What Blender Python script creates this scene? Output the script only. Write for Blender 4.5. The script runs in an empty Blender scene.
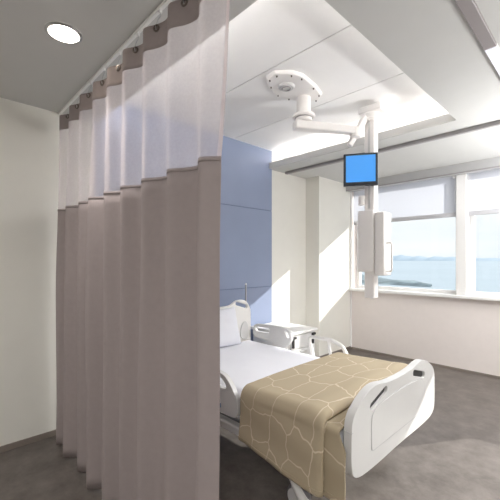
import bpy, bmesh, math, random
from mathutils import Vector, Matrix, noise
random.seed(4)
PI = math.pi
COL = bpy.context.scene.collection
SC = bpy.context.scene

# ---------------------------------------------------------------- materials
def srgb(c):
    return tuple((v/255/12.92 if v/255 <= .04045 else ((v/255+.055)/1.055)**2.4) for v in c)

def mat(name, rgb, rough=.5, metal=0., var=.04, scale=6., bump=0., bscale=60., emit=None, estr=0., spec=.5, coat=0., lin=False):
    m = bpy.data.materials.new(name); m.use_nodes = True
    nt = m.node_tree; N = nt.nodes; L = nt.links
    b = N['Principled BSDF']
    c = rgb if lin else srgb(rgb)
    tc = N.new('ShaderNodeTexCoord')
    if var:
        n = N.new('ShaderNodeTexNoise'); n.inputs['Scale'].default_value = scale; n.inputs['Detail'].default_value = 4
        L.new(tc.outputs['Object'], n.inputs['Vector'])
        r = N.new('ShaderNodeValToRGB')
        r.color_ramp.elements[0].position = .3; r.color_ramp.elements[1].position = .7
        r.color_ramp.elements[0].color = (*[v*(1-var) for v in c], 1)
        r.color_ramp.elements[1].color = (*[min(1, v*(1+var)) for v in c], 1)
        L.new(n.outputs['Fac'], r.inputs['Fac']); L.new(r.outputs['Color'], b.inputs['Base Color'])
    else:
        b.inputs['Base Color'].default_value = (*c, 1)
    b.inputs['Roughness'].default_value = rough; b.inputs['Metallic'].default_value = metal
    b.inputs['Specular IOR Level'].default_value = spec
    b.inputs['Coat Weight'].default_value = coat
    if bump:
        n2 = N.new('ShaderNodeTexNoise'); n2.inputs['Scale'].default_value = bscale; n2.inputs['Detail'].default_value = 3
        L.new(tc.outputs['Object'], n2.inputs['Vector'])
        bp = N.new('ShaderNodeBump'); bp.inputs['Strength'].default_value = bump; bp.inputs['Distance'].default_value = .01
        L.new(n2.outputs['Fac'], bp.inputs['Height']); L.new(bp.outputs['Normal'], b.inputs['Normal'])
    if emit:
        b.inputs['Emission Color'].default_value = (*srgb(emit), 1); b.inputs['Emission Strength'].default_value = estr
    return m

M = {}
M['cream'] = mat('cream paint', (232, 230, 223), .7, bump=.05, bscale=90, var=.01, spec=.25)
M['blue'] = mat('blue panel', (138, 149, 175), .45, var=.02, scale=3, spec=.4)
M['gap'] = mat('panel joint', (98, 108, 136), .7, var=0)
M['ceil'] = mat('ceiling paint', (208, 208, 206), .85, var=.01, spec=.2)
M['ceilw'] = mat('white ceiling panel', (248, 247, 246), .8, var=.01, spec=.2)
M['cgap'] = mat('ceiling joint', (120, 118, 116), .8, var=0)
M['paper'] = mat('blush wallpaper', (233, 225, 221), .7, var=.012, scale=12, bump=.06, bscale=140, spec=.25)
M['white'] = mat('white lacquer', (240, 239, 238), .4, var=0)
M['base'] = mat('taupe vinyl skirting', (134, 124, 116), .6, var=.03)
M['plastic'] = mat('bed plastic', (216, 215, 214), .35, var=.01, spec=.5)
M['plasticw'] = mat('white bed plastic', (238, 236, 233), .35, var=.01, spec=.5)
M['inset'] = mat('grey bed plastic inset', (206, 206, 207), .4, var=.01)
M['seam'] = mat('moulding seam', (192, 192, 193), .5, var=0)
M['dark'] = mat('dark cavity plastic', (60, 58, 58), .6, var=0)
M['btn'] = mat('blue grey keypad', (92, 118, 160), .5, var=0)
M['frame'] = mat('bed frame enamel', (205, 204, 204), .4, var=.02)
M['sheet'] = mat('white cotton sheet', (240, 240, 245), .85, var=.01, bump=.25, bscale=9, spec=.2)
M['pillow'] = mat('white pillow cotton', (230, 231, 238), .85, var=.01, bump=.2, bscale=14, spec=.2)
M['rubber'] = mat('grey rubber', (120, 118, 120), .6, var=.03)
M['steel'] = mat('brushed steel', (190, 190, 192), .3, metal=.9, var=.02)
M['chromeD'] = mat('dark nickel', (120, 110, 104), .3, metal=.9, var=0)
M['alu'] = mat('grey anodised aluminium', (160, 157, 157), .45, metal=.3, var=.02)
M['aluD'] = mat('taupe anodised track', (150, 143, 143), .5, metal=.1, var=.02)
M['boom'] = mat('boom enamel', (242, 239, 237), .4, var=.01)
M['bezel'] = mat('black monitor bezel', (34, 38, 46), .4, var=0)
M['screen'] = mat('blue screen', (40, 90, 150), .4, var=0, emit=(66, 160, 240), estr=.44)
M['lamp'] = mat('lamp diffuser', (255, 250, 240), .5, var=0, emit=(255, 244, 225), estr=9)
M['strip'] = mat('cove diffuser', (255, 250, 240), .5, var=0, emit=(255, 252, 249), estr=24)
M['linear'] = mat('linear lamp diffuser', (235, 235, 245), .5, var=0, emit=(226, 228, 245), estr=.4)
M['taupe'] = mat('taupe curtain cloth', (156, 145, 144), .85, var=.025, scale=30, bump=.1, bscale=300, spec=.15)
M['hill'] = mat('hazy blue hillside', (176, 187, 195), 1, var=.04, scale=.004, spec=0)
M['land'] = mat('grey green shore', (138, 147, 148), 1, var=.4, scale=.12, spec=0)
M['blindrail'] = mat('blind bottom rail', (196, 196, 200), .5, var=0)

def floor_mat():
    m = mat('mottled grey vinyl floor', (150, 146, 142), .42, var=0, spec=.4)
    nt = m.node_tree; N = nt.nodes; L = nt.links; b = N['Principled BSDF']
    tc = N.new('ShaderNodeTexCoord')
    n = N.new('ShaderNodeTexNoise'); n.inputs['Scale'].default_value = 5.5; n.inputs['Detail'].default_value = 9; n.inputs['Roughness'].default_value = .72
    L.new(tc.outputs['Object'], n.inputs['Vector'])
    r = N.new('ShaderNodeValToRGB')
    r.color_ramp.elements[0].position = .33; r.color_ramp.elements[1].position = .7
    r.color_ramp.elements[0].color = (*srgb((84, 77, 72)), 1); r.color_ramp.elements[1].color = (*srgb((120, 113, 108)), 1)
    L.new(n.outputs['Fac'], r.inputs['Fac']); L.new(r.outputs['Color'], b.inputs['Base Color'])
    rr = N.new('ShaderNodeMapRange'); rr.inputs['To Min'].default_value = .33; rr.inputs['To Max'].default_value = .55
    L.new(n.outputs['Fac'], rr.inputs['Value']); L.new(rr.outputs['Result'], b.inputs['Roughness'])
    return m
M['floor'] = floor_mat()

def sheer_mat(name, rgb, alpha, transl=.5):
    m = bpy.data.materials.new(name); m.use_nodes = True
    nt = m.node_tree; N = nt.nodes; L = nt.links; N.clear()
    o = N.new('ShaderNodeOutputMaterial')
    d = N.new('ShaderNodeBsdfDiffuse'); t = N.new('ShaderNodeBsdfTranslucent'); tr = N.new('ShaderNodeBsdfTransparent')
    d.inputs['Color'].default_value = (*srgb(rgb), 1); t.inputs['Color'].default_value = (*srgb(rgb), 1)
    tc = N.new('ShaderNodeTexCoord'); w = N.new('ShaderNodeTexNoise'); w.inputs['Scale'].default_value = 90
    L.new(tc.outputs['Object'], w.inputs['Vector'])
    mr = N.new('ShaderNodeMapRange'); mr.inputs['To Min'].default_value = alpha-.04; mr.inputs['To Max'].default_value = alpha+.04
    L.new(w.outputs['Fac'], mr.inputs['Value'])
    m1 = N.new('ShaderNodeMixShader'); m1.inputs[0].default_value = transl
    m2 = N.new('ShaderNodeMixShader')
    L.new(d.outputs[0], m1.inputs[1]); L.new(t.outputs[0], m1.inputs[2])
    L.new(mr.outputs[0], m2.inputs[0]); L.new(tr.outputs[0], m2.inputs[1]); L.new(m1.outputs[0], m2.inputs[2])
    L.new(m2.outputs[0], o.inputs['Surface'])
    return m
M['sheer'] = sheer_mat('open mesh net', (244, 233, 234), .43, .62)
M['seamtape'] = sheer_mat('net selvedge', (225, 212, 212), .72, .35)
M['blind'] = sheer_mat('roller blind fabric', (229, 230, 235), .86, .55)

def glass_mat():
    m = bpy.data.materials.new('window glass'); m.use_nodes = True
    nt = m.node_tree; N = nt.nodes; L = nt.links; N.clear()
    o = N.new('ShaderNodeOutputMaterial'); g = N.new('ShaderNodeBsdfGlossy'); tr = N.new('ShaderNodeBsdfTransparent')
    g.inputs['Roughness'].default_value = .02; tr.inputs['Color'].default_value = (.97, .985, .99, 1)
    f = N.new('ShaderNodeFresnel'); f.inputs['IOR'].default_value = 1.3
    mx = N.new('ShaderNodeMixShader'); L.new(f.outputs[0], mx.inputs[0]); L.new(tr.outputs[0], mx.inputs[1]); L.new(g.outputs[0], mx.inputs[2])
    L.new(mx.outputs[0], o.inputs['Surface']); return m
M['glass'] = glass_mat()

def sea_mat():
    m = mat('hazy sea', (176, 184, 188), .9, var=.06, scale=.004, spec=.1); return m
M['sea'] = sea_mat()

def blanket_mat():
    m = mat('khaki blanket', (186, 170, 140), .9, var=0, spec=.15)
    nt = m.node_tree; N = nt.nodes; L = nt.links; b = N['Principled BSDF']
    tc = N.new('ShaderNodeTexCoord'); mp = N.new('ShaderNodeMapping'); mp.inputs['Scale'].default_value = (8.0, 4.4, 1)
    mp.inputs['Rotation'].default_value = (0, 0, .1)
    L.new(tc.outputs['UV'], mp.inputs['Vector'])
    ns = N.new('ShaderNodeTexNoise'); ns.inputs['Scale'].default_value = 1.6; L.new(mp.outputs[0], ns.inputs['Vector'])
    vm = N.new('ShaderNodeVectorMath'); vm.operation = 'MULTIPLY_ADD'; vm.inputs[1].default_value = (.35, .35, 0)
    L.new(ns.outputs['Color'], vm.inputs[0]); L.new(mp.outputs[0], vm.inputs[2])
    v = N.new('ShaderNodeTexVoronoi'); v.feature = 'DISTANCE_TO_EDGE'; v.voronoi_dimensions = '2D'
    v.inputs['Scale'].default_value = 1.; v.inputs['Randomness'].default_value = .55
    L.new(vm.outputs[0], v.inputs['Vector'])
    r = N.new('ShaderNodeValToRGB'); r.color_ramp.elements[0].position = .010; r.color_ramp.elements[1].position = .024
    r.color_ramp.elements[0].color = (*srgb((212, 200, 178)), 1); r.color_ramp.elements[1].color = (*srgb((181, 167, 143)), 1)
    L.new(v.outputs['Distance'], r.inputs['Fac']); L.new(r.outputs['Color'], b.inputs['Base Color'])
    n2 = N.new('ShaderNodeTexNoise'); n2.inputs['Scale'].default_value = 260; L.new(tc.outputs['Object'], n2.inputs['Vector'])
    bp = N.new('ShaderNodeBump'); bp.inputs['Strength'].default_value = .15; bp.inputs['Distance'].default_value = .003
    L.new(n2.outputs['Fac'], bp.inputs['Height']); L.new(bp.outputs['Normal'], b.inputs['Normal'])
    return m
M['blanket'] = blanket_mat()

# ---------------------------------------------------------------- builders
def setp(o, label=None, cat=None, group=None, kind=None):
    if label: o['label'] = label
    if cat: o['category'] = cat
    if group: o['group'] = group
    if kind: o['kind'] = kind
    return o

def empty(name, loc, label=None, cat=None, group=None, kind=None):
    o = bpy.data.objects.new(name, None); COL.objects.link(o); o.location = loc
    o.empty_display_size = .1
    return setp(o, label, cat, group, kind)

def ob(name, bm, m, parent=None, smooth=None, bevel=0, segs=2, subsurf=0):
    """bm is in world coordinates; parent is an unrotated Empty or part"""
    bmesh.ops.recalc_face_normals(bm, faces=bm.faces)
    me = bpy.data.meshes.new(name); 
    if parent is not None:
        off = Vector((0, 0, 0)); p = parent
        while p is not None: off += p.location; p = p.parent
        bmesh.ops.translate(bm, verts=bm.verts, vec=-off)
    bm.to_mesh(me); bm.free()
    o = bpy.data.objects.new(name, me); COL.objects.link(o)
    me.materials.append(M[m] if isinstance(m, str) else m)
    if parent is not None: o.parent = parent
    if bevel:
        md = o.modifiers.new('bevel', 'BEVEL'); md.width = bevel; md.segments = segs; md.limit_method = 'ANGLE'; md.angle_limit = .6
    if subsurf:
        md = o.modifiers.new('sub', 'SUBSURF'); md.levels = subsurf; md.render_levels = subsurf
    if smooth is None: smooth = bool(bevel or subsurf)
    if smooth:
        for f in me.polygons: f.use_smooth = True
        if not subsurf and hasattr(me, 'set_sharp_from_angle'): me.set_sharp_from_angle(angle=.7)
    return o

def NB(): return bmesh.new()

def box(bm, x0, x1, y0, y1, z0, z1):
    vs = [bm.verts.new((x, y, z)) for x in (x0, x1) for y in (y0, y1) for z in (z0, z1)]
    for f in ((0, 1, 3, 2), (4, 6, 7, 5), (0, 4, 5, 1), (2, 3, 7, 6), (0, 2, 6, 4), (1, 5, 7, 3)):
        bm.faces.new([vs[i] for i in f])
    return bm

def B(*a): return box(NB(), *a)

def cyl(bm, p0, p1, r0, r1=None, n=20):
    r1 = r0 if r1 is None else r1
    p0 = Vector(p0); p1 = Vector(p1); d = (p1-p0); q = d.to_track_quat('Z', 'Y')
    A = []; Bv = []
    for i in range(n):
        a = 2*PI*i/n; c = Vector((math.cos(a), math.sin(a), 0))
        A.append(bm.verts.new(p0+q @ (c*r0))); Bv.append(bm.verts.new(p1+q @ (c*r1)))
    for i in range(n):
        j = (i+1) % n; bm.faces.new((A[i], A[j], Bv[j], Bv[i]))
    bm.faces.new(A[::-1]); bm.faces.new(Bv)
    return bm

def tube(bm, pts, r, n=10, closed=False):
    pts = [Vector(p) for p in pts]; rings = []
    L = len(pts)
    up = None
    for i, p in enumerate(pts):
        if closed: t = pts[(i+1) % L]-pts[i-1]
        else: t = pts[min(i+1, L-1)]-pts[max(i-1, 0)]
        t.normalize()
        if up is None:
            up = Vector((0, 0, 1)) if abs(t.z) < .9 else Vector((1, 0, 0))
        s = t.cross(up).normalized(); up = s.cross(t).normalized()
        rr = r[i] if isinstance(r, (list, tuple)) else r
        rings.append([bm.verts.new(p+(s*math.cos(2*PI*k/n)+up*math.sin(2*PI*k/n))*rr) for k in range(n)])
    for i in range(L if closed else L-1):
        a = rings[i]; b = rings[(i+1) % L]
        for k in range(n):
            bm.faces.new((a[k], a[(k+1) % n], b[(k+1) % n], b[k]))
    if not closed:
        bm.faces.new(rings[0][::-1]); bm.faces.new(rings[-1])
    return bm

def torus(bm, c, axis, R, r, n=24, k=8):
    q = Vector(axis).to_track_quat('Z', 'Y'); c = Vector(c)
    return tube(bm, [c+q @ Vector((R*math.cos(2*PI*i/n), R*math.sin(2*PI*i/n), 0)) for i in range(n)], r, k, True)

def smooth_poly(pts, it=2):
    """Chaikin corner cutting on a closed outline"""
    for _ in range(it):
        q = []
        for i in range(len(pts)):
            a = pts[i]; b = pts[(i+1) % len(pts)]
            q.append((a[0]*.75+b[0]*.25, a[1]*.75+b[1]*.25)); q.append((a[0]*.25+b[0]*.75, a[1]*.25+b[1]*.75))
        pts = q
    return pts

def slot(c, half, r, ang=0, n=7):
    """stadium outline"""
    P = []
    for s, st in ((1, -PI/2), (-1, PI/2)):
        for i in range(n):
            a = st+PI*i/(n-1)
            P.append((s*half+r*math.cos(a), r*math.sin(a)))
    ca, sa = math.cos(ang), math.sin(ang)
    return [(c[0]+x*ca-y*sa, c[1]+x*sa+y*ca) for x, y in P]

def plate(outline, holes, f0, f1):
    """solid plate from a 2-D outline with holes; f0/f1 map (a,b) to the back / front point"""
    bm = NB(); loops = [outline]+holes; vl = []; edges = []
    for lp in loops:
        vs = [bm.verts.new((a, b, 0)) for a, b in lp]; vl.append(vs)
        for i in range(len(vs)): edges.append(bm.edges.new((vs[i], vs[(i+1) % len(vs)])))
    bmesh.ops.triangle_fill(bm, use_beauty=True, use_dissolve=False, edges=edges, normal=(0, 0, 1))
    bm.verts.index_update(); bm.verts.ensure_lookup_table()
    tris = [[v.index for v in f.verts] for f in bm.faces]; co = [(v.co.x, v.co.y) for v in bm.verts]
    idx = [[v.index for v in vs] for vs in vl]
    bm.free(); out = NB()
    a = [out.verts.new(f0(*c)) for c in co]; b = [out.verts.new(f1(*c)) for c in co]
    for t in tris:
        out.faces.new([a[i] for i in t]); out.faces.new([b[i] for i in reversed(t)])
    for lp in idx:
        for i in range(len(lp)):
            j = (i+1) % len(lp); out.faces.new((a[lp[i]], a[lp[j]], b[lp[j]], b[lp[i]]))
    return out

def copy_tree(o, parent=None):
    c = o.copy(); COL.objects.link(c); c.parent = parent
    for ch in list(o.children): copy_tree(ch, c)
    return c

def S(name, bm, m, **k): return setp(ob(name, bm, m, **k), kind='structure')

# ---------------------------------------------------------------- room shell
H = 2.70; HU = 2.945; XR = 6.2; YB = -2.2; YW = 5.16
RX, RY0, RY1 = 2.27, 1.163, 3.43
S('floor', B(-.1, XR+.1, YB-.1, YW+.3, -.1, 0), 'floor')
S('wall_left', B(-.12, 0, YB-.1, YW+.3, 0, 3.05), 'cream')
S('wall_right', B(XR, XR+.12, YB-.1, YW+.3, 0, 3.05), 'cream')
S('wall_back', B(0, XR, YB-.12, YB, 0, 3.05), 'cream')
b = NB(); box(b, 0, .24, 4.26, YW, 0, H)
S('wall_column', b, 'cream')
# window wall: below the sill, above the heads
b = NB(); box(b, 0, XR, YW, YW+.3, 0, .96); box(b, 0, XR, YW, YW+.3, 2.66, 3.05); box(b, 0, .27, YW, YW+.3, .96, 2.66); box(b, XR-.1, XR, YW, YW+.3, .96, 2.66)
S('wall_far', b, 'paper')
# lower ceiling, a ring about the raised coffer
b = NB(); box(b, 0, XR, YB, RY0, H, H+.06); box(b, 0, XR, RY1, YW, H, H+.06); box(b, RX, XR, RY0, RY1, H, H+.06)
S('ceiling', b, 'ceil')
# raised ceiling panels with open joints
top = empty('ceiling_coffer', (1.2, 2.3, HU), kind='structure')
for y0, y1 in ((.85, 1.961), (1.971, 2.765), (2.775, 3.80)):
    ob('ceiling_panel', B(0, 2.6, y0, y1, HU, HU+.03), 'ceilw', top)
ob('ceiling_backing', B(-.05, 2.65, .8, 3.85, HU+.02, HU+.06), 'cgap', top)
b = NB(); box(b, 2.6, 2.66, .85, 3.8, H+.06, HU+.02); box(b, 0, 2.6, .8, .86, H+.06, HU+.02); box(b, 0, 2.6, 3.74, 3.8, H+.06, HU+.02)
ob('coffer_side', b, 'ceilw', top)
# lining of the coffer lip
b = NB(); box(b, .0, RX, RY1-.012, RY1, H-.004, H+.075)
S('trim_1', b, 'ceil')
# slim baseboards
S('baseboard_left', B(0, .012, YB, 4.26, 0, .045), 'base')
S('baseboard_far', B(.24, XR, YW-.012, YW, 0, .03), 'base')
b = NB(); box(b, 0, .24, 4.25, 4.26, 0, .04); box(b, .24, .252, 4.25, YW-.01, 0, .04)
S('baseboard_column', b, 'base')
# blue wall panelling
bw = empty('wall_panelling', (0, 2.3, 0), kind='structure')
for z0, z1 in ((0.05, 1.103), (1.111, 2.126), (2.134, HU)):
    ob('blue_panel', B(.002, .022, RY0-.03, 3.47, z0, z1), 'blue', bw)
ob('panel_backing', B(0, .014, RY0-.025, 3.465, 0.05, HU), 'gap', bw)

# window sill and pelmet
S('window_sill', B(.24, XR, YW-.07, YW+.28, .96, 1.0), 'white', bevel=.006)
M['pelmet'] = mat('grey pelmet paint', (184, 184, 185), .7, var=0)  # backlit shade of the pelmet face put into its base colour
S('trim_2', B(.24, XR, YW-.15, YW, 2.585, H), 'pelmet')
S('trim_3', B(.24, XR, YW-.155, YW-.14, 2.578, 2.592), 'alu')
S('trim_4', B(.24, .262, YW-.022, YW-.001, .03, 2.585), 'white')   # slim jamb strip beside the column
# window bays
BAYS = [(.27, 1.80), (1.92, 3.46), (3.58, 5.12), (5.24, 6.1)]
for i, (x0, x1) in enumerate(BAYS):
    w = empty('window_%d' % (i+1), ((x0+x1)/2, YW+.2, 1.0), kind='structure')
    b = NB(); y0, y1 = YW+.14, YW+.20; t = .05
    box(b, x0, x0+t, y0, y1, 1.0, 2.66); box(b, x1-t, x1, y0, y1, 1.0, 2.66)
    box(b, x0+t, x1-t, y0, y1, 1.0, 1.045); box(b, x0+t, x1-t, y0, y1, 2.60, 2.66)
    ob('window_frame', b, 'white', w, bevel=.004)
    ob('window_glass', B(x0+t, x1-t, YW+.165, YW+.173, 1.045, 2.60), 'glass', w)
for i in range(len(BAYS)-1):
    x0 = BAYS[i][1]; x1 = BAYS[i+1][0]
    S('wall_mullion', B(x0, x1, YW-.03, YW+.2, 1.0, 2.585), 'white', bevel=.006)
BL = ['wide white roller blind drawn down over the window beside the ceiling-hung boom',
      'white roller blind over the window at the right edge, right of the white mullion',
      'white roller blind over the third window from the column',
      'narrow white roller blind over the window nearest the right wall']
for i, (x0, x1) in enumerate(BAYS):
    zb = 2.10
    r = empty('roller_blind', ((x0+x1)/2, YW+.02, 2.6), BL[i], 'blind', 'roller blinds on the windows')
    ob('blind_fabric', B(x0+.012, x1-.012, YW+.019, YW+.0205, zb-.01, 2.60), 'blind', r)
    ob('bottom_rail', B(x0+.012, x1-.012, YW+.012, YW+.028, zb-.06, zb), 'blindrail', r, bevel=.005)
    ob('blind_roller', cyl(NB(), (x0+.012, YW+.035, 2.615), (x1-.012, YW+.035, 2.615), .022), 'alu', r, smooth=True)
    if i < 2:
        ch = NB(); xs = x1-.02 if i == 0 else x0+.02
        tube(ch, [(xs, YW-.01, 2.57), (xs, YW-.01, 2.2)], .002, 6); tube(ch, [(xs+.015, YW-.01, 2.57), (xs+.015, YW-.01, 2.2)], .002, 6)
        ob('pull_chain', ch, 'white', r)
    bk = NB(); xs = x1-.03 if i == 0 else x0
    box(bk, x1-.045, x1-.012, YW-.012, YW+.045, 2.555, 2.60)
    ob('bracket', bk, 'white', r, bevel=.003)

# ---------------------------------------------------------------- ceiling tracks and lamps
t = setp(ob('ceiling_track', B(.06, XR, 3.70, 3.745, H-.035, H), 'alu', bevel=.004), 'long grey aluminium ceiling track running parallel to the windows', 'track')
t = setp(ob('ceiling_track', B(2.705, 2.765, YB+.1, 2.37, H-.02, H), 'aluD', bevel=.003), 'taupe grey ceiling track pointing at the windows, top right corner of the photo', 'track')
t = empty('linear_light', (2.735, 2.6, H), 'short white linear lamp continuing the taupe ceiling track at the right edge', 'light')
ob('lamp_housing', B(2.703, 2.767, 2.37, 3.69, H-.02, H), 'white', t, bevel=.003)
ob('lamp_diffuser', B(2.71, 2.76, 2.375, 3.68, H-.024, H-.019), 'linear', t)

def downlight(x, y, label):
    d = empty('downlight', (x, y, H), label, 'light', 'recessed ceiling downlights')
    b = NB(); n = 40; R0, R1, R2 = .076, .079, .092
    prof = [(R0, H-.0005), (R0, H-.007), (R1+.003, H-.009), (R2, H-.003), (R2, H-.0003)]
    rings = [[b.verts.new((x+r*math.cos(2*PI*i/n), y+r*math.sin(2*PI*i/n), z)) for i in range(n)] for r, z in prof]
    for q in range(len(prof)-1):
        for i in range(n): b.faces.new((rings[q][i], rings[q][(i+1) % n], rings[q+1][(i+1) % n], rings[q+1][i]))
    ob('trim_ring', b, 'steel', d, smooth=True)
    ob('lamp_lens', cyl(NB(), (x, y, H-.0045), (x, y, H-.001), .0765, n=40), 'lamp', d)
    return d
def spot(x, y, power):
    l = bpy.data.lights.new('downlight_lamp', 'SPOT'); l.energy = power; l.spot_size = 1.75; l.spot_blend = .9; l.shadow_soft_size = .07; l.color = (1, .97, .93)
    o = bpy.data.objects.new('downlight_lamp', l); COL.objects.link(o); o.location = (x, y, H-.02)
spot(1.15, .57, 24)
downlight(1.15, .57, 'round lit downlight in the grey ceiling near the curtain rail')

# cove lamps lying on the coffer lip
def cove(name_label, x0, x1, y0, y1):
    t = empty('cove_light', ((x0+x1)/2, (y0+y1)/2, H+.06), name_label, 'light', 'cove lamps above the coffer lip')
    ob('lamp_housing', B(x0, x1, y0, y1, H+.061, H+.075), 'white', t)
    ob('lamp_diffuser', B(x0+.01, x1-.01, y0+.01, y1-.01, H+.075, H+.082), 'strip', t)
cove('hidden cove lamp above the lip on the window side of the raised ceiling', .05, 2.5, 3.57, 3.605)
cove('hidden cove lamp above the lip on the open side of the raised ceiling', 2.44, 2.475, .95, 3.4)
cove('hidden cove lamp above the lip on the curtain side of the raised ceiling', .05, 2.3, .97, 1.02)

def area(name, loc, rot, sx, sy, power, color=(1, 1, 1), parent=None):
    l = bpy.data.lights.new(name, 'AREA'); l.shape = 'RECTANGLE'; l.size = sx; l.size_y = sy; l.energy = power; l.color = color
    o = bpy.data.objects.new(name, l); COL.objects.link(o); o.location = loc; o.rotation_euler = rot
    return o
# unseen ceiling panels, added to light the room
PN = [(4.0, -1.0), (3.4, 3.2), (3.0, 4.35), (1.2, -1.2)]
PW = [28, 24, 11, 9]
for i, (x, y) in enumerate(PN):
    t = empty('panel_light', (x, y, H), ['square ceiling panel lamp behind the viewer', 'square ceiling panel lamp over the open floor right of the bed', 'square ceiling panel lamp close to the windows', 'square ceiling panel lamp in the corner behind the curtain'][i], 'light', 'square ceiling panel lamps')
    ob('lamp_frame', B(x-.31, x+.31, y-.31, y+.31, H-.012, H), 'white', t, bevel=.003)
    ob('lamp_diffuser', B(x-.28, x+.28, y-.28, y+.28, H-.016, H-.012), 'ceilw', t)
    area('panel_lamp', (x, y, H-.02), (0, 0, 0), .56, .56, PW[i], (1, .995, .99))

# standing uplights added out of view to brighten the ceiling and walls
def fill_uplighter(x, y, power, label):
    t = empty('uplighter', (x, y, 0), label, 'lamp', 'standing uplighters')
    ob('lamp_base', cyl(NB(), (x, y, 0), (x, y, .03), .15, n=32), 'frame', t, bevel=.005)
    ob('lamp_pole', cyl(NB(), (x, y, .03), (x, y, 1.72), .012), 'steel', t, smooth=True)
    b = NB(); n = 32; pr = [(.02, 1.70), (.10, 1.74), (.17, 1.80), (.165, 1.80), (.095, 1.75), (.01, 1.73)]
    rg = [[b.verts.new((x+r*math.cos(2*PI*i/n), y+r*math.sin(2*PI*i/n), z)) for i in range(n)] for r, z in pr]
    for q in range(len(pr)-1):
        for i in range(n): b.faces.new((rg[q][i], rg[q][(i+1) % n], rg[q+1][(i+1) % n], rg[q+1][i]))
    ob('lamp_bowl', b, 'white', t, smooth=True)
    area('uplighter_lamp', (x, y, 1.79), (PI, 0, 0), .22, .22, power, (1, .995, .99))
fill_uplighter(3.75, 4.1, 66, 'standing uplighter near the windows, right of the view')
fill_uplighter(4.3, 1.6, 16, 'standing uplighter on the open floor right of the viewer')

# ---------------------------------------------------------------- cubicle curtain
RAILY = .85
t = empty('curtain_rail', (1.2, RAILY, H), 'slim white curtain rail on the grey ceiling', 'rail')
b = NB(); box(b, 0.0, 3.0, RAILY-.010, RAILY+.010, H-.018, H)
ob('rail_channel', b, 'white', t, bevel=.003)
PER = .235; G0 = .283; NG = 9
X0 = .10; XE = 2.172; ZS = 1.86; ZH = 2.487; ZT = 2.603
def cx(u, z):
    e = XE + max(0, (z-ZS)/.75)*.055
    return X0+u*(e-X0)
def cy(x, z, e=0):
    A = .022+.021*max(0, min(1, (2.6-z)/1.2))
    ph = 2*PI*(x-(G0-.07))/PER
    ph += .12*math.sin(1.9*x+z*.7)*max(0, min(1, (2.6-z)))+.3*math.sin(5.3*x)*max(0, min(1, (2.6-z)))
    k = 1+.6*noise.noise(Vector((x*3.1, 0, 7.3)))*min(1, (2.65-z))
    s = math.cos(ph); s2 = .22*math.cos(2*ph+.6)
    return .828 - A*k*(s+s2*.6) + .012*noise.noise(Vector((x*6, z*1.3, 1.7))) - .01*(2.6-z)/2.6+e
def cloth(z0, z1, nz, u0=0, u1=1, e=0, nx=420):
    b = NB(); g = []
    for j in range(nz+1):
        z = z0+(z1-z0)*j/nz; row = []
        for i in range(nx+1):
            u = u0+(u1-u0)*i/nx; x = cx(u, z); row.append(b.verts.new((x, cy(x, z, e), z)))
        g.append(row)
    for j in range(nz):
        for i in range(nx): b.faces.new((g[j][i], g[j][i+1], g[j+1][i+1], g[j+1][i]))
    return b
cu = empty('cubicle_curtain', (1.15, .83, 0), 'taupe cubicle curtain with a see-through net top, hanging in folds', 'curtain')
def solid(o, th):
    md = o.modifiers.new('solid', 'SOLIDIFY'); md.thickness = th; md.offset = 0; return o
solid(ob('curtain_cloth', cloth(.018, ZS, 26), 'taupe', cu, smooth=True), .002)
ob('net_panel', cloth(ZS, ZH, 8), 'sheer', cu, smooth=True)
solid(ob('curtain_header', cloth(ZH, ZT, 5, 0, .985), 'taupe', cu, smooth=True), .002)
solid(ob('stitched_seam', cloth(ZS-.012, ZS+.004, 1, e=-.0025), 'taupe', cu, smooth=True), .002)
ob('net_selvedge', cloth(ZS, ZT, 10, .993, 1.0, -.001, nx=6), 'seamtape', cu, smooth=True)
for k in range(NG):
    x = G0+PER*k; z = 2.583; dy = .003
    if x > 2.2: continue
    sl = (cy(x+.004, z)-cy(x-.004, z))/.008
    nrm = Vector((sl, -1, 0)).normalized()
    p = Vector((x, cy(x, z), z))+nrm*.0035
    ob('grommet', torus(NB(), p, nrm, .0135, .0045), 'chromeD', cu, smooth=True)
    b = NB(); box(b, x-.008, x+.008, RAILY-.006, RAILY+.006, H-.034, H-.018)
    h = ob('glider', b, 'white', t, bevel=.002)
    q = p-nrm*.0035
    b = NB(); tube(b, [(x, RAILY, H-.034), (x, RAILY, H-.05), (x+.004, (RAILY+q.y)/2-.006, H-.075), (q.x, q.y-.008, z+.004), (q.x, q.y-.004, z-.006), (q.x, q.y+.008, z), (q.x, q.y+.006, z+.014)], .0018, 6)
    ob('hook', b, 'steel', h, smooth=True)

# ---------------------------------------------------------------- hospital bed
bed = empty('hospital_bed', (1.4, 2.09, 0), 'white adjustable hospital bed with moulded end boards, set against the blue panels', 'bed')
YC = 2.09
# footboard outline (y, z)
half = [(0, .368), (.30, .362), (.45, .366), (.52, .378), (.555, .40), (.57, .43), (.575, .50), (.573, .60), (.57, .655), (.55, .695), (.52, .72), (.46, .755), (.40, .78), (.33, .793), (.26, .787), (.19, .774), (.1, .768), (0, .766)]
out = [(YC+a, z) for a, z in half]+[(YC-a, z) for a, z in half[-2:0:-1]]
out = smooth_poly(out, 1)
hs = [slot((YC-.285, .714), .085, .02, .28), slot((YC+.285, .714), .085, .02, -.28)]
XF = 2.32
fb = ob('footboard', plate(out, hs, lambda a, z: (XF-.022, a, z), lambda a, z: (XF+.022, a, z)), 'plastic', bed, bevel=.011, segs=3)
for s in (-1, 1): setp(ob('handle_recess', plate(slot((YC+s*.285, .714), .087, .0205, -s*.28), [], lambda a, z: (XF+.002, a, z), lambda a, z: (XF+.006, a, z)), 'dark', fb), 'dark recess of the grip slot')
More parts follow.
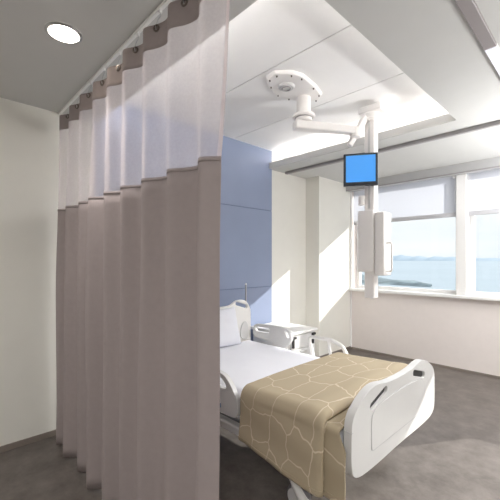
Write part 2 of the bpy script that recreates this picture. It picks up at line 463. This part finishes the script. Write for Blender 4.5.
# raised centre panel with a shadow groove round it
def inset(scale=1., e=0):
    pts = [(-.37-e, .50), (-.37-e, .455-e), (-.31, .455-e), (.31, .455-e), (.37+e, .455-e), (.37+e, .50), (.375+e, .60), (.36, .655+e), (.25, .69+e), (-.25, .69+e), (-.36, .655+e), (-.375-e, .60)]
    return smooth_poly([(YC+a, z) for a, z in pts], 2)
ob('groove', plate(inset(e=.004), [], lambda a, z: (XF+.0225, a, z), lambda a, z: (XF+.0235, a, z)), 'seam', fb)
setp(ob('centre_panel', plate(inset(), [], lambda a, z: (XF+.0220, a, z), lambda a, z: (XF+.0245, a, z)), 'plastic', fb, bevel=.001, segs=2), 'moulded centre panel')
for s in (-1, 1): ob('side_seam', B(XF-.0225, XF+.0232, *sorted((YC+s*.5755, YC+s*.56)), .616, .6185), 'seam', fb)
# bumper under the footboard
ob('foot_bumper', B(XF-.11, XF-.024, YC-.50, YC+.50, .40, .49), 'plasticw', bed, bevel=.02, segs=3)
# headboard
XH = .36
hh = [(0, .40), (.45, .40), (.58, .41), (.63, .44), (.64, .52), (.64, .80), (.635, .90), (.61, .955), (.575, .995), (.53, 1.018), (.47, 1.022), (.41, 1.012), (.37, .985), (.32, .967), (.2, .965), (0, .965)]
out = smooth_poly([(YC+a, z) for a, z in hh]+[(YC-a, z) for a, z in hh[-2:0:-1]], 1)
hs = [slot((YC-.50, .962), .075, .02, .3), slot((YC+.50, .962), .075, .02, -.3)]
hb = ob('headboard', plate(out, hs, lambda a, z: (XH-.02, a, z), lambda a, z: (XH+.02, a, z)), 'plasticw', bed, bevel=.01, segs=3)
ob('corner_moulding', plate(smooth_poly([(YC+.46, .60), (YC+.58, .56), (YC+.60, .70), (YC+.55, .80), (YC+.48, .74)], 2), [], lambda a, z: (XH+.018, a, z), lambda a, z: (XH+.032, a, z)), 'plastic', hb, bevel=.006, segs=3)
# frame
b = NB()
for y in (1.60, 2.54): box(b, .42, 2.24, y, y+.05, .42, .475)
for x in (.45, 1.0, 1.6, 2.15): box(b, x, x+.05, 1.65, 2.54, .43, .47)
ob('deck_frame', b, 'frame', bed, bevel=.006)
ob('mattress_deck', B(.40, 2.27, 1.55, 2.63, .475, .50), 'frame', bed, bevel=.008)
b = NB()
for y in (1.56, 2.55): box(b, .55, 2.1, y, y+.06, .265, .325)
for x in (.60, 1.95): box(b, x, x+.07, 1.62, 2.55, .27, .32)
cyl(b, (.7, 1.75, .30), (1.05, 1.75, .45), .02); cyl(b, (.7, 2.45, .30), (1.05, 2.45, .45), .02)
cyl(b, (1.9, 1.75, .30), (1.55, 1.75, .45), .02); cyl(b, (1.9, 2.45, .30), (1.55, 2.45, .45), .02)
base = ob('base_frame', b, 'plasticw', bed, bevel=.012)
def caster(x, y, pedal=False):
    b = NB()
    box(b, x-.028, x+.028, y-.035, y+.035, .135, .155)
    cyl(b, (x, y, .15), (x, y, .29), .022)
    box(b, x-.03, x+.03, y-.038, y-.030, .05, .145); box(b, x-.03, x+.03, y+.030, y+.038, .05, .145)
    c = ob('caster', b, 'frame', bed, bevel=.004)
    b = NB(); cyl(b, (x, y-.028, .075), (x, y+.028, .075), .0735, n=32)
    ob('wheel', b, 'rubber', c, bevel=.012, segs=3)
    b = NB(); cyl(b, (x, y-.043, .075), (x, y-.036, .075), .055, n=28)
    ob('wheel_cover', b, 'frame', c, bevel=.003)
    return c
caster(.68, 1.66); caster(.68, 2.55); caster(1.985, 2.55)
c = caster(1.94, 1.62)
b = NB(); tube(b, [(1.84, 1.54, .33), (1.96, 1.52, .235), (2.06, 1.50, .165), (2.13, 1.495, .13)], [.008, .016, .024, .026], 12)
ob('brake_pedal', b, 'plasticw', c, smooth=True)
# mattress
b = NB(); nx, ny = 40, 24
def mz(x, y):
    ex = min((x-.44), (2.285-x))/.05; ey = min(y-1.54, 2.64-y)/.06
    k = max(0, min(1, ex)); l = max(0, min(1, ey))
    f = (1-(1-k)**2)**.5*(1-(1-l)**2)**.5
    return .505+.088*f+.008*noise.noise(Vector((x*4, y*5, 0)))*f
g = []
for i in range(nx*2+1):
    x = .44+1.845*i/(nx*2); g.append([b.verts.new((x, 1.54+1.10*j/(ny*2), mz(x, 1.54+1.10*j/(ny*2)))) for j in range(ny*2+1)])
for i in range(nx*2):
    for j in range(ny*2): b.faces.new((g[i][j], g[i+1][j], g[i+1][j+1], g[i][j+1]))
bd = [e for e in b.edges if e.is_boundary]
r = bmesh.ops.extrude_edge_only(b, edges=bd)
for v in [v for v in r['geom'] if isinstance(v, bmesh.types.BMVert)]: v.co.z = .501
ms = ob('mattress', b, 'sheet', bed, smooth=True)
# side rails
def rail_plate(pts, holes, y, th, name, m, smooth_it=2):
    return ob(name, plate(smooth_poly(pts, smooth_it), holes, lambda a, z: (a, y-th/2, z), lambda a, z: (a, y+th/2, z)), m, bed, bevel=.009, segs=3)
pts = [(.42, .60), (.415, .68), (.44, .745), (.55, .757), (.75, .767), (.87, .767), (.95, .74), (.985, .67), (.95, .60), (.89, .55), (.87, .48), (.74, .48), (.73, .56), (.68, .60), (.55, .592)]
rail_plate(pts, [slot((.565, .697), .085, .026, .03), smooth_poly([(.87, .735), (.92, .725), (.95, .68), (.93, .655), (.90, .69)], 1)], 2.74, .035, 'side_rail', 'plastic')
def tube_rail(y, x0, x1, zt, name='side_rail'):
    b = NB()
    P = [(x0-.01, y, .50), (x0-.04, y, .60), (x0-.065, y, .69), (x0-.04, y, zt-.005), (x0+.05, y, zt), (x0+.18, y, zt+.003), (x1-.14, y, zt), (x1-.05, y, zt-.03), (x1-.01, y, zt-.075), (x1+.01, y, .60), (x1+.005, y, .50)]
    Q = []
    V = [Vector(p) for p in P]
    for i in range(len(V)-1):
        p0 = V[max(i-1, 0)]; p1 = V[i]; p2 = V[i+1]; p3 = V[min(i+2, len(V)-1)]
        for s in range(5):
            t_ = s/5; Q.append(.5*((2*p1)+(-p0+p2)*t_+(2*p0-5*p1+4*p2-p3)*t_**2+(-p0+3*p1-3*p2+p3)*t_**3))
    Q.append(V[-1]); tube(b, Q, .017, 12)
    xm = (x0+x1)/2+.0
    tube(b, [(xm-.015, y, zt-.0), (xm+.0, y, .62), (xm+.015, y, .50)], .014, 10)
    return ob(name, b, 'plasticw', bed, smooth=True)
tube_rail(2.72, 1.27, 1.60, .728)
# near-side head rail with keypad
pts = [(.62, .46), (.60, .60), (.64, .69), (.80, .715), (1.15, .715), (1.36, .712), (1.45, .70), (1.515, .645), (1.545, .60), (1.575, .575), (1.575, .46), (1.50, .44), (.80, .43)]
holes = [smooth_poly([(1.20, .685), (1.36, .688), (1.42, .67), (1.46, .64), (1.465, .615), (1.41, .605), (1.30, .615), (1.20, .615)], 2),
         smooth_poly([(.70, .67), (1.10, .685), (1.10, .60), (.80, .60), (.68, .62)], 2)]
nr = rail_plate(pts, holes, 1.475, .035, 'side_rail', 'plastic')
for x, z in ((1.36, .578), (1.375, .49), (1.25, .535)):
    setp(ob('keypad', B(x-.03, x+.035, 1.450, 1.459, z-.014, z+.014), 'btn', nr, bevel=.003), 'blue keypad strip')
for x, y0, y1, z0, r in ((.9, 1.50, 1.62, .48, .016), (1.3, 1.50, 1.62, .48, .016), (.8, 2.72, 2.58, .50, .016), (1.27, 2.72, 2.58, .51, .014), (1.60, 2.72, 2.58, .51, .014)):
    ob('rail_bracket', cyl(NB(), (x, y0, z0), (x, y1, .45), r), 'frame', bed, smooth=True)

# drip pole behind the headboard
ip = empty('drip_pole', (.22, 2.80, 0), 'thin steel pole standing between the headboard and the blue panels', 'pole')
b = NB(); cyl(b, (.22, 2.80, .03), (.22, 2.80, 1.17), .010)
ob('pole', b, 'steel', ip, smooth=True)
b = NB(); cyl(b, (.22, 2.80, 1.17), (.22, 2.80, 1.19), .013, .008); 
ob('pole_cap', b, 'white', ip, smooth=True)
b = NB()
for k in range(5):
    a = 2*PI*k/5+.3; tube(b, [(.22, 2.80, .06), (.22+.13*math.cos(a), 2.80+.13*math.sin(a), .02)], .012, 8)
ob('pole_base', b, 'frame', ip, smooth=True)

# pillow
b = NB(); n = 26; W2, H2, T = .40, .20, .08
gs = []
for side in (1, -1):
    g = []
    for i in range(n+1):
        row = []
        for j in range(n+1):
            u = -1+2*i/n; v = -1+2*j/n
            f = max(0, (1-abs(u)**5)*(1-abs(v)**4))**.5
            pin = 1-.07*(1-abs(v)**2)*abs(u)**3; pin2 = 1-.09*(1-abs(u)**2)*abs(v)**3
            wr = .010*noise.noise(Vector((u*2.2, v*2.2, side*3)))*f
            row.append(b.verts.new((side*(T*f)+wr, u*W2*pin, v*H2*pin2)))
        g.append(row)
    for i in range(n):
        for j in range(n): b.faces.new((g[i][j], g[i+1][j], g[i+1][j+1], g[i][j+1]))
bmesh.ops.remove_doubles(b, verts=b.verts, dist=.0008)
R_ = Matrix.Translation((.50, 2.03, .775)) @ Matrix.Rotation(-.27, 4, 'Y')
bmesh.ops.transform(b, matrix=R_, verts=b.verts)
pl = setp(ob('pillow', b, 'pillow', smooth=True), 'white pillow leaning upright against the headboard', 'pillow')

# blanket draped across the foot of the bed
def sstep(a, b_, x):
    t_ = max(0, min(1, (x-a)/(b_-a))); return t_*t_*(3-2*t_)
NU, NV = 120, 130
b = NB(); uvl = b.loops.layers.uv.new('UVMap'); g = []
LH = .36; LT = 1.12; LF = .17; TOT = LH+LT+LF
def fold(u):
    """(distance along the bed, height above the blanket's base layer) of the profile at u"""
    if u < .74: return 1.60+.585*u/.74, 0.
    if u < .86:
        a = (u-.74)/.12*PI
        return 2.185+.030*math.sin(a), -.026+.026*math.cos(a)
    return 2.185+.105*(u-.86)/.14, -.052+.004*math.sin((u-.86)/.14*PI)
def drape(u, v):
    """u across from the head side (0) to the foot (1); v is arc length from the near hem"""
    x, n = fold(u)
    bulge = .010*math.exp(-((u-.66)/.08)**2)
    n += bulge
    ztop = .668+.015*sstep(0, .5, u)
    hem = .338-.075*u
    rc = .07
    y_near = 1.462-.01*math.sin(u*3.0)
    if v < LH:
        s = v/LH
        z = hem+(ztop-rc-hem)*s
        y = y_near-.020*(1-s)+(.007*math.sin(u*8+.6)+.003*math.sin(u*23))*(1-s)-n*(.55+.1*(1-s))+.003*math.sin(z*30+u*4)
        x += sstep(.86, 1, u)*.035*sstep(1, .7, s)
        return (x, y, z)
    w = (v-LH)/LT
    wc = rc/LT*1.5
    yr = 2.70
    if w < wc:
        a = w/wc*PI/2
        k = .55+.45*math.sin(a)
        return (x, y_near+rc*(1-math.cos(a))-n*k*math.cos(a), ztop-rc+rc*math.sin(a)+n*k*math.sin(a))
    if v < LH+LT:
        q = (w-wc)/(1-wc)
        y = y_near+rc+(yr-.05-y_near-rc)*q
        z = ztop+n+.012*math.sin(q*PI)+.008*noise.noise(Vector((x*3.5, y*3, 2)))*math.sin(min(1, q*4)*PI/2)
        z -= .014*sstep(.94, 1, q)
        return (x, y, z)
    s = (v-LH-LT)/LF
    a = min(1, s*1.6)*PI/2
    return (x, yr-.05+.05*math.sin(a), ztop-.014+n-.05*(1-math.cos(a))-max(0, s-.6)*.16)
for i in range(NU+1):
    u = i/NU
    g.append([b.verts.new(drape(u, TOT*j/NV)) for j in range(NV+1)])
for i in range(NU):
    for j in range(NV):
        f = b.faces.new((g[i][j], g[i+1][j], g[i+1][j+1], g[i][j+1]))
        for lp, (ii, jj) in zip(f.loops, ((i, j), (i+1, j), (i+1, j+1), (i, j+1))):
            lp[uvl].uv = (.675*ii/NU, TOT*jj/NV)
bl = ob('blanket', b, 'blanket', smooth=True)
md = bl.modifiers.new('solid', 'SOLIDIFY'); md.thickness = .008; md.offset = -1
setp(bl, 'khaki blanket with pale wavy net pattern draped over the foot of the bed', 'blanket')
# piped border near the hem
b = NB()
P = [Vector(drape(i/60, .03))+Vector((0, -.003, 0)) for i in range(61)]
tube(b, P, .0022, 6)
o = ob('hem_stitching', b, 'blanket', bl, smooth=True)

# ---------------------------------------------------------------- bedside cabinet
cb = empty('bedside_cabinet', (.42, 3.25, 0), 'low white bedside cabinet beyond the bed, below the cream wall', 'cabinet')
ob('cabinet_body', B(.12, .70, 3.02, 3.50, .07, .60), 'white', cb, bevel=.006)
tp = ob('cabinet_top', B(.09, .735, 2.99, 3.53, .60, .635), 'plasticw', cb, bevel=.012, segs=3)
for z0, z1 in ((.44, .59), (.26, .43), (.09, .25)):
    dr = ob('drawer', B(.70, .718, 3.03, 3.49, z0, z1), 'plastic', cb, bevel=.004)
    if z0 > .4:
        for y in (3.05, 3.42):
            b = NB(); box(b, .716, .74, y, y+.022, z0+.02, z1-.005); box(b, .716, .74, y+.022, y+.06, z1-.03, z1-.005)
            setp(ob('handle', b, 'dark', dr, bevel=.002), 'dark angled handle')
    else:
        ob('handle', B(.716, .735, 3.2, 3.32, z1-.04, z1-.025), 'frame', dr, bevel=.003)
for x in (.18, .64):
    for y in (3.08, 3.44):
        b = NB(); cyl(b, (x, y-.012, .028), (x, y+.012, .028), .027, n=20); cyl(b, (x, y, .03), (x, y, .075), .01)
        ob('caster', b, 'rubber', cb, smooth=True)

# ---------------------------------------------------------------- ceiling boom
bo = empty('ceiling_boom', (1.31, 2.45, HU), 'white medical equipment boom hung from the ceiling over the bed', 'medical boom')
pp = [(1.40, 2.00), (1.50, 2.09), (1.53, 2.20), (1.50, 2.42), (1.45, 2.58), (1.36, 2.65), (1.27, 2.60), (1.18, 2.42), (1.155, 2.28), (1.22, 2.11), (1.30, 2.01)]
pm = ob('ceiling_plate', plate(pp, [], lambda a, c_: (a, c_, HU), lambda a, c_: (1.34+(a-1.34)*.93, 2.33+(c_-2.33)*.95, HU-.028)), 'boom', bo, bevel=.006)
for a, c_ in pp[::1]:
    x, y = 1.34+(a-1.34)*.84, 2.33+(c_-2.33)*.88
    ob('bolt', cyl(NB(), (x, y, HU-.038), (x, y, HU-.024), .006, n=8), 'chromeD', pm)
ob('service_cover', cyl(NB(), (1.335, 2.22, HU-.045), (1.335, 2.22, HU-.026), .06, .075, 28), 'frame', pm, bevel=.004)
b = NB(); torus(b, (1.335, 2.22, HU-.047), (0, 0, 1), .035, .006)
ob('cover_ring', b, 'alu', pm, smooth=True)
cxx, cyy = 1.31, 2.49
ob('drop_tube', cyl(NB(), (cxx, cyy, 2.76), (cxx, cyy, HU-.02), .062, n=32), 'boom', bo, smooth=True)
b = NB(); cyl(b, (cxx, cyy, 2.735), (cxx, cyy, 2.765), .10, n=36); cyl(b, (cxx, cyy, 2.70), (cxx, cyy, 2.735), .075, n=36)
ob('swivel_collar', b, 'boom', bo, bevel=.006)
ob('collar_shadow_gap', cyl(NB(), (cxx, cyy, 2.728), (cxx, cyy, 2.737), .08, n=32), 'alu', bo)
def beam(bm, p0, p1, w0, h0, w1=None, h1=None):
    w1 = w1 or w0; h1 = h1 or h0
    p0 = Vector(p0); p1 = Vector(p1); d = (p1-p0).normalized(); s = d.cross(Vector((0, 0, 1))).normalized(); u = s.cross(d)
    v = []
    for p, w, h in ((p0, w0, h0), (p1, w1, h1)):
        for a, c_ in ((-1, -1), (1, -1), (1, 1), (-1, 1)): v.append(bm.verts.new(p+s*a*w/2+u*c_*h/2))
    for f in ((0, 1, 2, 3), (7, 6, 5, 4), (0, 4, 5, 1), (1, 5, 6, 2), (2, 6, 7, 3), (3, 7, 4, 0)): bm.faces.new([v[i] for i in f])
    return bm
e = Vector((1.57, 2.93, 2.665)); d0 = (Vector((e.x, e.y, 0))-Vector((cxx, cyy, 0))).normalized()
st = Vector((cxx, cyy, 2.665))-d0*.09
b = beam(NB(), st, e, .10, .075, .085, .07)
ob('horizontal_arm', b, 'boom', bo, bevel=.012, segs=3)
b = NB(); cyl(b, (e.x, e.y, 2.60), (e.x, e.y, 2.70), .05, n=28)
ob('elbow_joint', b, 'boom', bo, bevel=.008)
b = beam(NB(), (1.525, 2.90, 2.53), (1.61, 3.10, 2.875), .04, .05, .06, .06)
ob('spring_arm', b, 'boom', bo, bevel=.01, segs=3)
kx, ky = 1.632, 3.12
b = NB(); box(b, 1.54, 1.765, 3.03, 3.22, 2.85, 2.915); cyl(b, (kx, ky, 2.81), (kx, ky, 2.855), .07, .09, 28)
ob('top_bracket', b, 'boom', bo, bevel=.014, segs=3)
b = NB(); cyl(b, (kx, ky, 2.78), (kx, ky, 2.85), .058, n=28)
ob('column_swivel', b, 'boom', bo, bevel=.006)
b = NB(); box(b, kx-.05, kx+.05, ky-.045, ky+.045, 1.10, 2.79)
cm = ob('service_column', b, 'boom', bo, bevel=.012, segs=3)
b = NB(); box(b, kx-.012, kx+.012, ky-.047, ky-.043, 1.95, 2.78)
ob('cable_channel', b, 'frame', cm)
b = NB(); box(b, kx-.095, kx+.065, ky-.09, ky+.06, 1.35, 1.93)
ob('equipment_box', b, 'boom', bo, bevel=.012, segs=3)
b = NB(); box(b, kx+.075, kx+.165, ky-.085, ky+.07, 1.32, 1.905)
gb = ob('outlet_box', b, 'boom', bo, bevel=.012, segs=3)
for z in (1.42, 1.56, 1.70, 1.82):
    cyb = NB(); cyl(cyb, (kx+.12, ky-.089, z), (kx+.12, ky-.083, z), .022, n=20)
    ob('gas_outlet', cyb, 'boom', gb, smooth=True)
b = NB(); tube(b, [(kx+.16, ky-.03, 1.36), (kx+.215, ky-.05, 1.36), (kx+.22, ky-.05, 1.38), (kx+.22, ky-.05, 1.60), (kx+.215, ky-.05, 1.62), (kx+.16, ky-.03, 1.62)], .009, 10)
ob('handle', b, 'boom', bo, smooth=True)
b = NB(); cyl(b, (kx-.075, ky-.04, 1.99), (kx-.075, ky-.04, 2.08), .035, n=20); cyl(b, (kx-.06, ky-.03, 2.05), (kx-.0, ky, 2.05), .02)
ob('lamp_knuckle', b, 'boom', bo, bevel=.006)
# monitor: turned towards the foot of the bed
mc = Vector((1.600, 2.975, 2.311)); nrm = Vector((.60, -.80, 0)).normalized(); nrm.rotate(Matrix.Rotation(-.10, 3, 'Z'))
nrm = Vector((.55, -.835, 0)).normalized()
mo = empty('monitor', mc, 'small black-framed monitor with a plain blue screen, mounted on the boom', 'monitor')
rx = Vector((-nrm.y, nrm.x, 0))       # to the right seen from the front
def mbox(x0, x1, y0, y1, z0, z1):
    bm = B(x0, x1, y0, y1, z0, z1)
    for v in bm.verts:
        c_ = v.co.copy(); v.co = mc+rx*c_.x+nrm*c_.y+Vector((0, 0, c_.z))
    return bm
ob('monitor_casing', mbox(-.154, .154, -.035, 0, -.154, .150), 'bezel', mo, bevel=.006)
ob('screen', mbox(-.132, .132, -.002, .0015, -.118, .130), 'screen', mo)
ob('bezel_base', mbox(-.153, .153, -.03, .004, -.155, -.128), 'bezel', mo, bevel=.002)
b = NB(); cyl(b, mc-nrm*.03, (kx, ky-.04, mc.z), .028, n=20)
ob('mount', b, 'boom', mo, smooth=True)

# ---------------------------------------------------------------- outside
b = NB(); vs = [b.verts.new(p) for p in ((-9000, 40, -12), (9000, 40, -12), (9000, 14000, -12), (-9000, 14000, -12))]; b.faces.new(vs)
sea = ob('sea', b, 'sea'); setp(sea, 'calm pale blue sea beyond the windows', 'sea', kind='stuff')
def ridge(name, y, x0, x1, hmax, seed, label, depth=500):
    b = NB(); n = 120; A = []; Bf = []; Cb = []
    for i in range(n+1):
        f = i/n; x = x0+(x1-x0)*f
        h = hmax*(math.sin(PI*f)**.5)*(.45+.9*abs(noise.fractal(Vector((f*6+seed, seed, 0)), 1., 2., 5)))
        A.append(b.verts.new((x, y-depth*.3, -12.5))); Bf.append(b.verts.new((x, y+depth*.4, -12+h))); Cb.append(b.verts.new((x, y+depth, -12.5)))
    for i in range(n):
        b.faces.new((A[i], A[i+1], Bf[i+1], Bf[i])); b.faces.new((Bf[i], Bf[i+1], Cb[i+1], Cb[i]))
    setp(ob(name, b, 'hill', smooth=True), label, 'hill')
ridge('hill', 7000, -5600, -900, 130, 2.3, 'low hazy blue hills on the horizon seen through the left window')
ridge('hill', 6000, -1500, 2200, 110, 5.1, 'low hazy blue hills on the horizon seen through the right window')
# coast
coast_far = [(-320, 470), (-195, 349), (-148, 287), (-116, 245), (-94, 224), (-75, 208), (-60, 190)]
coast_near = [(-140, 190), (-88, 161), (-86, 169), (-86, 184), (-76, 184), (-65, 182), (-58, 183)]
b = NB(); A = []
for (xa, ya), (xb, yb) in zip(coast_far, coast_near):
    A.append([b.verts.new((xa+(xb-xa)*k/8, ya+(yb-ya)*k/8, -11.9+(2.6*abs(noise.noise(Vector((xa*.05, k*.7, 3))))+.8)*math.sin(PI*k/8))) for k in range(9)])
for i in range(len(A)-1):
    for k in range(8): b.faces.new((A[i][k], A[i+1][k], A[i+1][k+1], A[i][k+1]))
setp(ob('coastline', b, 'land', smooth=True), 'strip of pale green shore below the left window view', 'shore')

# ---------------------------------------------------------------- light
w = bpy.data.worlds.new('sky'); SC.world = w; w.use_nodes = True
nt = w.node_tree; N = nt.nodes; L = nt.links; bg = N['Background']
tc = N.new('ShaderNodeTexCoord'); sx = N.new('ShaderNodeSeparateXYZ'); L.new(tc.outputs['Generated'], sx.inputs[0])
rp = N.new('ShaderNodeValToRGB'); E_ = rp.color_ramp.elements
E_[0].position = 0.; E_[0].color = (.86, .93, 1, 1); E_[1].position = .5; E_[1].color = (.62, .80, 1, 1)
x_ = E_.new(.10); x_.color = (.95, .98, 1.0, 1)
L.new(sx.outputs['Z'], rp.inputs['Fac'])
nz = N.new('ShaderNodeTexNoise'); nz.inputs['Scale'].default_value = 3; nz.inputs['Detail'].default_value = 6
mp = N.new('ShaderNodeMapping'); mp.inputs['Scale'].default_value = (1, 1, 5); L.new(tc.outputs['Generated'], mp.inputs[0]); L.new(mp.outputs[0], nz.inputs['Vector'])
cr = N.new('ShaderNodeValToRGB'); cr.color_ramp.elements[0].position = .45; cr.color_ramp.elements[1].position = .7
L.new(nz.outputs['Fac'], cr.inputs['Fac'])
mx = N.new('ShaderNodeMix'); mx.data_type = 'RGBA'; mx.inputs['B'].default_value = (1, 1, 1, 1)
L.new(cr.outputs['Color'], mx.inputs['Factor']); L.new(rp.outputs['Color'], mx.inputs['A']); L.new(mx.outputs['Result'], bg.inputs['Color'])
bg.inputs['Strength'].default_value = .63
sl = bpy.data.lights.new('sun', 'SUN'); sl.energy = 4.0; sl.angle = .012; sl.color = (1, .96, .9)
so = bpy.data.objects.new('sun', sl); COL.objects.link(so)
so.rotation_euler = Vector((-.62, -1, -.55)).to_track_quat('-Z', 'Y').to_euler()

# ---------------------------------------------------------------- camera
cd = bpy.data.cameras.new('camera'); co = bpy.data.objects.new('camera', cd); COL.objects.link(co)
co.location = (3.21, 0, 1.463); co.rotation_euler = (PI/2, 0, math.radians(46.2))
cd.sensor_width = 36; cd.lens = 345/500*36; cd.shift_y = .02; cd.clip_end = 30000; cd.clip_start = .05
SC.camera = co
SC.view_settings.view_transform = 'Standard'; SC.view_settings.look = 'None'
SC.view_settings.gamma = 1; SC.view_settings.use_curve_mapping = False
SC.view_settings.exposure = .78
SC.cycles.max_bounces = 10; SC.cycles.diffuse_bounces = 6; SC.cycles.transparent_max_bounces = 16
SC.cycles.sample_clamp_indirect = 6
